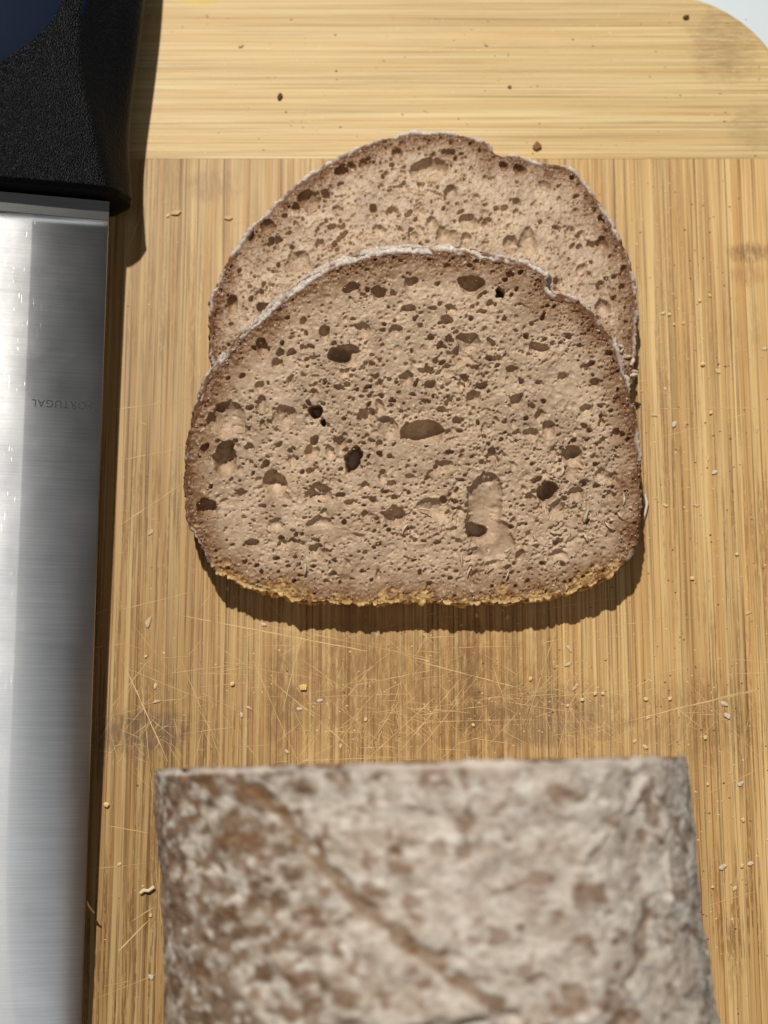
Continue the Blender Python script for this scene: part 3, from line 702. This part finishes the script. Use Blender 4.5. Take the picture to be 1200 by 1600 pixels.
def handle_mesh():
    # stations down the handle: (photo y, right outline px, top-facet edge px)
    st = [(299, 205, 171), (293, 207, 170), (272, 207, 166), (238, 204, 159), (186, 203, 149), (140, 207, 138), (96, 212, 131), (53, 218, 128), (0, 224, 134), (-60, 231, 146), (-140, 236, 156), (-240, 236, 160), (-340, 230, 158), (-430, 222, 160), (-480, 214, 172)]
    rings = []
    for k, (py, pr, pt) in enumerate(st):
        a = kl(pr, py, -0.004); b = kl(pt, py, 0.0055)
        u = b.x; r = a.y * 1000; e = b.y * 1000
        top = 6.2; bot = -11.0
        if k == 0: top, bot = 5.0, -9.0
        if k >= len(st) - 1: top, bot = 3, -8
        lft = 38 + 2 * math.sin(k * .5)
        el = lft - 7
        q = [(e + (r - e) * .0 + 0.2, top - .25), (e - 2.5 if e - 2.5 > r else (e + r) / 2, top - 2.4), (r + .3, top - 6.5), (r, -4), (r + .5, bot + 4), (r + 3.5, bot + 1.2), (r + 8, bot), (el, bot), (lft - 1.5, bot + 3), (lft, -3), (lft - 1.5, top - 4), (el, top), (e + 7, top + .3), (e + 2.2, top + .15)]
        def floor_n(y):                                   # how far below the blade plane the board lies here
            p = KM @ Vector((u, y * MM, 0)); return (-0.0004 - p.z) / Nv.z * 1000
        if 0 < k < len(st) - 1:
            for i_ in (5, 6, 7): q[i_] = (q[i_][0], floor_n(q[i_][0]) + (2.0 if i_ == 5 else 0))
            q[4] = (q[4][0], q[5][1] * .6); q[8] = (q[8][0], q[7][1] * .7)
        rings.append([(u * 1000, y, z) for (y, z) in q])
    V = [p for r_ in rings for p in r_]; k = len(rings[0]); Q = []
    for i in range(len(rings) - 1):
        for a in range(k):
            b = (a + 1) % k; Q.append((i * k + a, i * k + b, (i + 1) * k + b, (i + 1) * k + a))
    me = bpy.data.meshes.new("m"); me.from_pydata([tuple(c * MM for c in p) for p in V], [], [tuple(q) for q in Q] + [tuple(range(k))[::-1], tuple((len(rings) - 1) * k + a for a in range(k))])
    bm = bmesh.new(); bm.from_mesh(me); bmesh.ops.recalc_face_normals(bm, faces=bm.faces[:])
    cl = bm.edges.layers.float.new('crease_edge')
    for e in bm.edges:
        if abs(e.verts[0].co.x - rings[0][0][0] * MM) < 0.003 and abs(e.verts[1].co.x - rings[0][0][0] * MM) < 0.003: e[cl] = 0.75
    bm.to_mesh(me); bm.free()
    me.polygons.foreach_set('use_smooth', np.ones(len(me.polygons), dtype=bool))
    return me
hd = link("handle", handle_mesh(), M['plastic'], knife)
sb = hd.modifiers.new("subdivision", 'SUBSURF'); sb.levels = 3; sb.render_levels = 3
# smooth raised navy patch on the top of the handle
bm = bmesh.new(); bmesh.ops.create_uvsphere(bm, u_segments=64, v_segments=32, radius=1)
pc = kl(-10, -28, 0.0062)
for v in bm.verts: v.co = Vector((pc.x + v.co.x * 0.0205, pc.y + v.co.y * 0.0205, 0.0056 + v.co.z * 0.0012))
link("navy_patch", mesh_bm(bm, True), M['navy'], knife)

# added off-view lamp, set where steel and handle mirror it; also fills the shadows
Pf = KM @ Vector((-0.17, WG * 0.28, 0)); Vf = (Vector((0, 0, H)) - Pf).normalized(); Rf = (2 * Vf.dot(Nv) * Nv - Vf).normalized()
lamp("added_fill_lamp", 'AREA', Pf + Rf * 1.2, Pf, 1.75, (0.94, 0.97, 1.0), 0.30, 1.4)

# ------------------------------------------------------------------ crumbs on the board
def bit_mesh(seed, flat=0.6, elong=1.3, col=(0.6, 0.5, 0.3)):
    rg = random.Random(seed); bm = bmesh.new(); bmesh.ops.create_icosphere(bm, subdivisions=1, radius=0.5)
    for v in bm.verts:
        v.co *= rg.uniform(.5, 1.25); v.co.x *= elong; v.co.z *= flat
    zmin = min(v.co.z for v in bm.verts)
    for v in bm.verts: v.co.z -= zmin
    me = mesh_bm(bm)
    a = me.color_attributes.new('tint', 'FLOAT_COLOR', 'POINT')
    for d in a.data:
        k = rg.uniform(.85, 1.12); d.color = (*(np.array(col) * k), 1)
    me.materials.append(M['bit']); return me
PALE = [bit_mesh(i, rg_, el, lin(*c)) for i, (rg_, el, c) in enumerate(((.7, 1.1, (226, 200, 146)), (.5, 1.5, (218, 196, 150)), (.6, 1.0, (232, 206, 150)), (.4, 1.6, (206, 184, 146)), (.7, 1.2, (226, 190, 120)), (.5, 1.3, (214, 200, 176))))]
DARK = [bit_mesh(20 + i, f, e, lin(*c)) for i, (f, e, c) in enumerate(((.6, 1.4, (92, 72, 50)), (.7, 1.2, (140, 100, 66)), (.4, 1.5, (206, 174, 122))))]
def crumb(px, py, size, me, label, group=None, ang=None, name="crumb"):
    rg = random.Random(int(px * 7 + py)); o = bpy.data.objects.new(name, me); C.objects.link(o)
    p = at(px, py); o.location = (p.x, p.y, 0.0); k = size * 0.000128; o.scale = (k, k, k)
    o.rotation_euler = (0, 0, R(ang) if ang is not None else rg.uniform(0, 6.28)); return tag(o, label, "crumb", group)
crumb(437, 151, 11, DARK[0], "black seed-like crumb alone on the pale end rail, left of the slices", ang=70)
crumb(838, 229, 19, DARK[1], "brown crust crumb on the pale rail just beyond the notch of the back slice", ang=50)
crumb(1072, 27, 10, DARK[0], "dark crumb on the pale rail near the rounded board corner", ang=20)
crumb(796, 136, 8, DARK[1], "small brown crumb on the pale rail above the right shoulder of the back slice", ang=20)
crumb(759, 69, 8, DARK[2], "small tan crumb on the pale rail high above the slices, near the photo's top", ang=-50)
crumb(377, 72, 8, DARK[2], "pale brown crumb on the rail near the knife handle's shadow", ang=40)
crumb(275, 333, 13, DARK[2], "flat tan crumb flake beside the shadow of the knife handle", ang=20)
crumb(357, 341, 11, DARK[2], "tan crumb close to the upper left rim of the back slice", ang=10)
crumb(232, 972, 14, PALE[3], "pale husk flake standing out between blade and front slice", ang=65)
crumb(474, 1073, 14, PALE[4], "large yellow crumb between the front slice and the loaf", ang=20)
crumb(166, 1257, 11, PALE[0], "cream crumb in the gap between blade and loaf corner", ang=10)
crumb(1129, 1355, 11, PALE[5], "greyish crumb flake beside the right side of the loaf", ang=30)
g1 = "pale crumbs scattered on the board"
SPOTS = ((236, 832, 9), (262, 337, 7), (1037, 490, 8), (1045, 491, 7), (1068, 505, 6), (1053, 507, 6), (1097, 570, 9), (1121, 579, 9), (1093, 470, 7), (1108, 462, 6), (1195, 546, 8), (1022, 649, 8), (1053, 663, 9), (1110, 646, 7), (1182, 671, 8),
        (1107, 716, 7), (1116, 738, 8), (1039, 789, 8), (1088, 790, 8), (1150, 866, 7), (1169, 958, 8), (1081, 903, 9), (412, 976, 8), (364, 1068, 9), (389, 1106, 8), (377, 1117, 7), (500, 1095, 8), (468, 1108, 8), (571, 1124, 8), (257, 1220, 8), (244, 1071, 9), (245, 1096, 9), (228, 1026, 6),
        (889, 1013, 10), (888, 1038, 10), (828, 1060, 8), (898, 1075, 8), (910, 1093, 8), (930, 1083, 8), (941, 1084, 7), (887, 1102, 7), (1009, 1092, 9), (1046, 1091, 9), (1131, 1100, 10), (1136, 1118, 10), (1101, 1152, 9), (1008, 1168, 9), (991, 1158, 7), (1013, 1122, 7), (740, 1133, 7),
        (1158, 1352, 8), (1172, 1349, 8), (1147, 1388, 8), (1113, 1386, 6), (1157, 1225, 9), (1160, 1281, 8), (1105, 1225, 7), (186, 1350, 7), (236, 1526, 8), (236, 1430, 7), (792, 965, 8), (745, 962, 7), (355, 921, 6), (533, 1165, 7), (448, 1175, 7))
def region(x, y):
    if x < 300: return "between blade and loaf" if y > 1195 else "between blade and slices"
    if x > 1000 and y < 620: return "right of the back slice"
    if x > 1000 and y < 960: return "right of the front slice"
    if x > 1080 and y > 1195: return "right of the loaf"
    if x > 980: return "above the loaf's right corner"
    if x > 700: return "between front slice and loaf, in the right half"
    return "between front slice and loaf, in the left half"
ORD = ("topmost", "second", "third", "fourth", "fifth", "sixth", "seventh", "eighth", "ninth", "tenth", "eleventh", "twelfth", "thirteenth", "fourteenth", "fifteenth", "sixteenth", "seventeenth", "eighteenth", "nineteenth", "twentieth", "twenty-first", "twenty-second", "twenty-third", "twenty-fourth")
regs = {}
for q in SPOTS: regs.setdefault(region(q[0], q[1]), []).append(q)
for rname, lst in regs.items():
    for k, (px, py, sz) in enumerate(sorted(lst, key=lambda q: q[1])):
        crumb(px, py, sz, PALE[(int(px) + k) % 6], ("topmost pale crumb " if k == 0 else ORD[k] + " pale crumb from the top ") + rname, g1)

def fine_bits():
    rg = random.Random(8); V, Q, cc = [], [], []
    for i in range(1500):
        r = rg.random()
        if r < .35: px, py = rg.gauss(1080, 60), rg.uniform(280, 1600)
        elif r < .6: px, py = rg.gauss(800, 220), rg.gauss(1080, 70)
        elif r < .75: px, py = rg.uniform(180, 1200), rg.uniform(20, 240)
        else: px, py = rg.uniform(120, 1240), rg.uniform(0, 1600)
        p = at(px, py); s = rg.uniform(.00012, .0004) * rg.choice((.7, 1, 1)); a = rg.uniform(0, 6.28)
        c = lin(226, 202, 152) * rg.uniform(.7, 1.05) if rg.random() < .6 else lin(138, 104, 72) * rg.uniform(.5, 1.1)
        b = len(V)
        for k in range(4):
            aa = a + k * 1.57 + rg.uniform(-.4, .4); q = s * rg.uniform(.6, 1.2); V.append((p.x + q * math.cos(aa), p.y + q * .7 * math.sin(aa), 0.00002))
        V.append((p.x + rg.uniform(-.3, .3) * s, p.y, s * rg.uniform(.5, 1))); cc += [c] * 5
        Q += [(b + k, b + (k + 1) % 4, b + 4) for k in range(4)]
    return mesh_np(V, Q, np.array(cc), smooth=False)
fb = link("crumb_dust", fine_bits(), M['bit']); tag(fb, "fine bread dust and tiny specks strewn over the bamboo board", "crumbs", kind='stuff')

def shred(pts, w, col, label, name="bread_shred"):
    """a torn curl of bread: a thin tapered tube through (photo x, y, height mm)"""
    rg = random.Random(int(pts[0][0] + pts[0][1])); P = [at(a, b, z * MM) for a, b, z in pts]; V, Q, cc = [], [], []
    for i, p in enumerate(P):
        d = (P[min(i + 1, len(P) - 1)] - P[max(i - 1, 0)]).normalized(); s = d.cross(Vector((0, 0, 1))).normalized(); u = s.cross(d)
        ww = w * .000146 * (.5 + .5 * math.sin(math.pi * (i + .6) / (len(P) + .2))) * rg.uniform(.7, 1.2)
        for k in range(6):
            a = k * math.pi / 3; q = p + (s * math.cos(a) + u * math.sin(a) * .6) * ww * rg.uniform(.7, 1.2) * .5; V.append((q.x, q.y, max(q.z, 0.00003))); cc.append(lin(*col) * rg.uniform(.85, 1.1))
    for i in range(len(P) - 1):
        for k in range(6): Q.append((i * 6 + k, i * 6 + (k + 1) % 6, i * 6 + 6 + (k + 1) % 6, i * 6 + 6 + k))
    return tag(link(name, mesh_np(V, Q, np.array(cc), smooth=False), M['bit']), label, "crumb")
shred([(131, 1403, 8.5), (135, 1410, 7.5), (141, 1419, 6.5), (147, 1427, 5.5)], 5, (150, 116, 82), "thin brown bread fibre sticking out from under the blade")
shred([(219, 1396, .5), (225, 1391, .8), (232, 1392, 1.0), (241, 1386, .8)], 9, (226, 206, 172), "pale frayed shred of bread touching the left side of the loaf")
shred([(1008, 772, .6), (1011, 786, 1.0), (1008, 800, 1.2), (1005, 812, .8)], 6, (206, 190, 168), "pale crumb curl beside the right edge of the front slice")
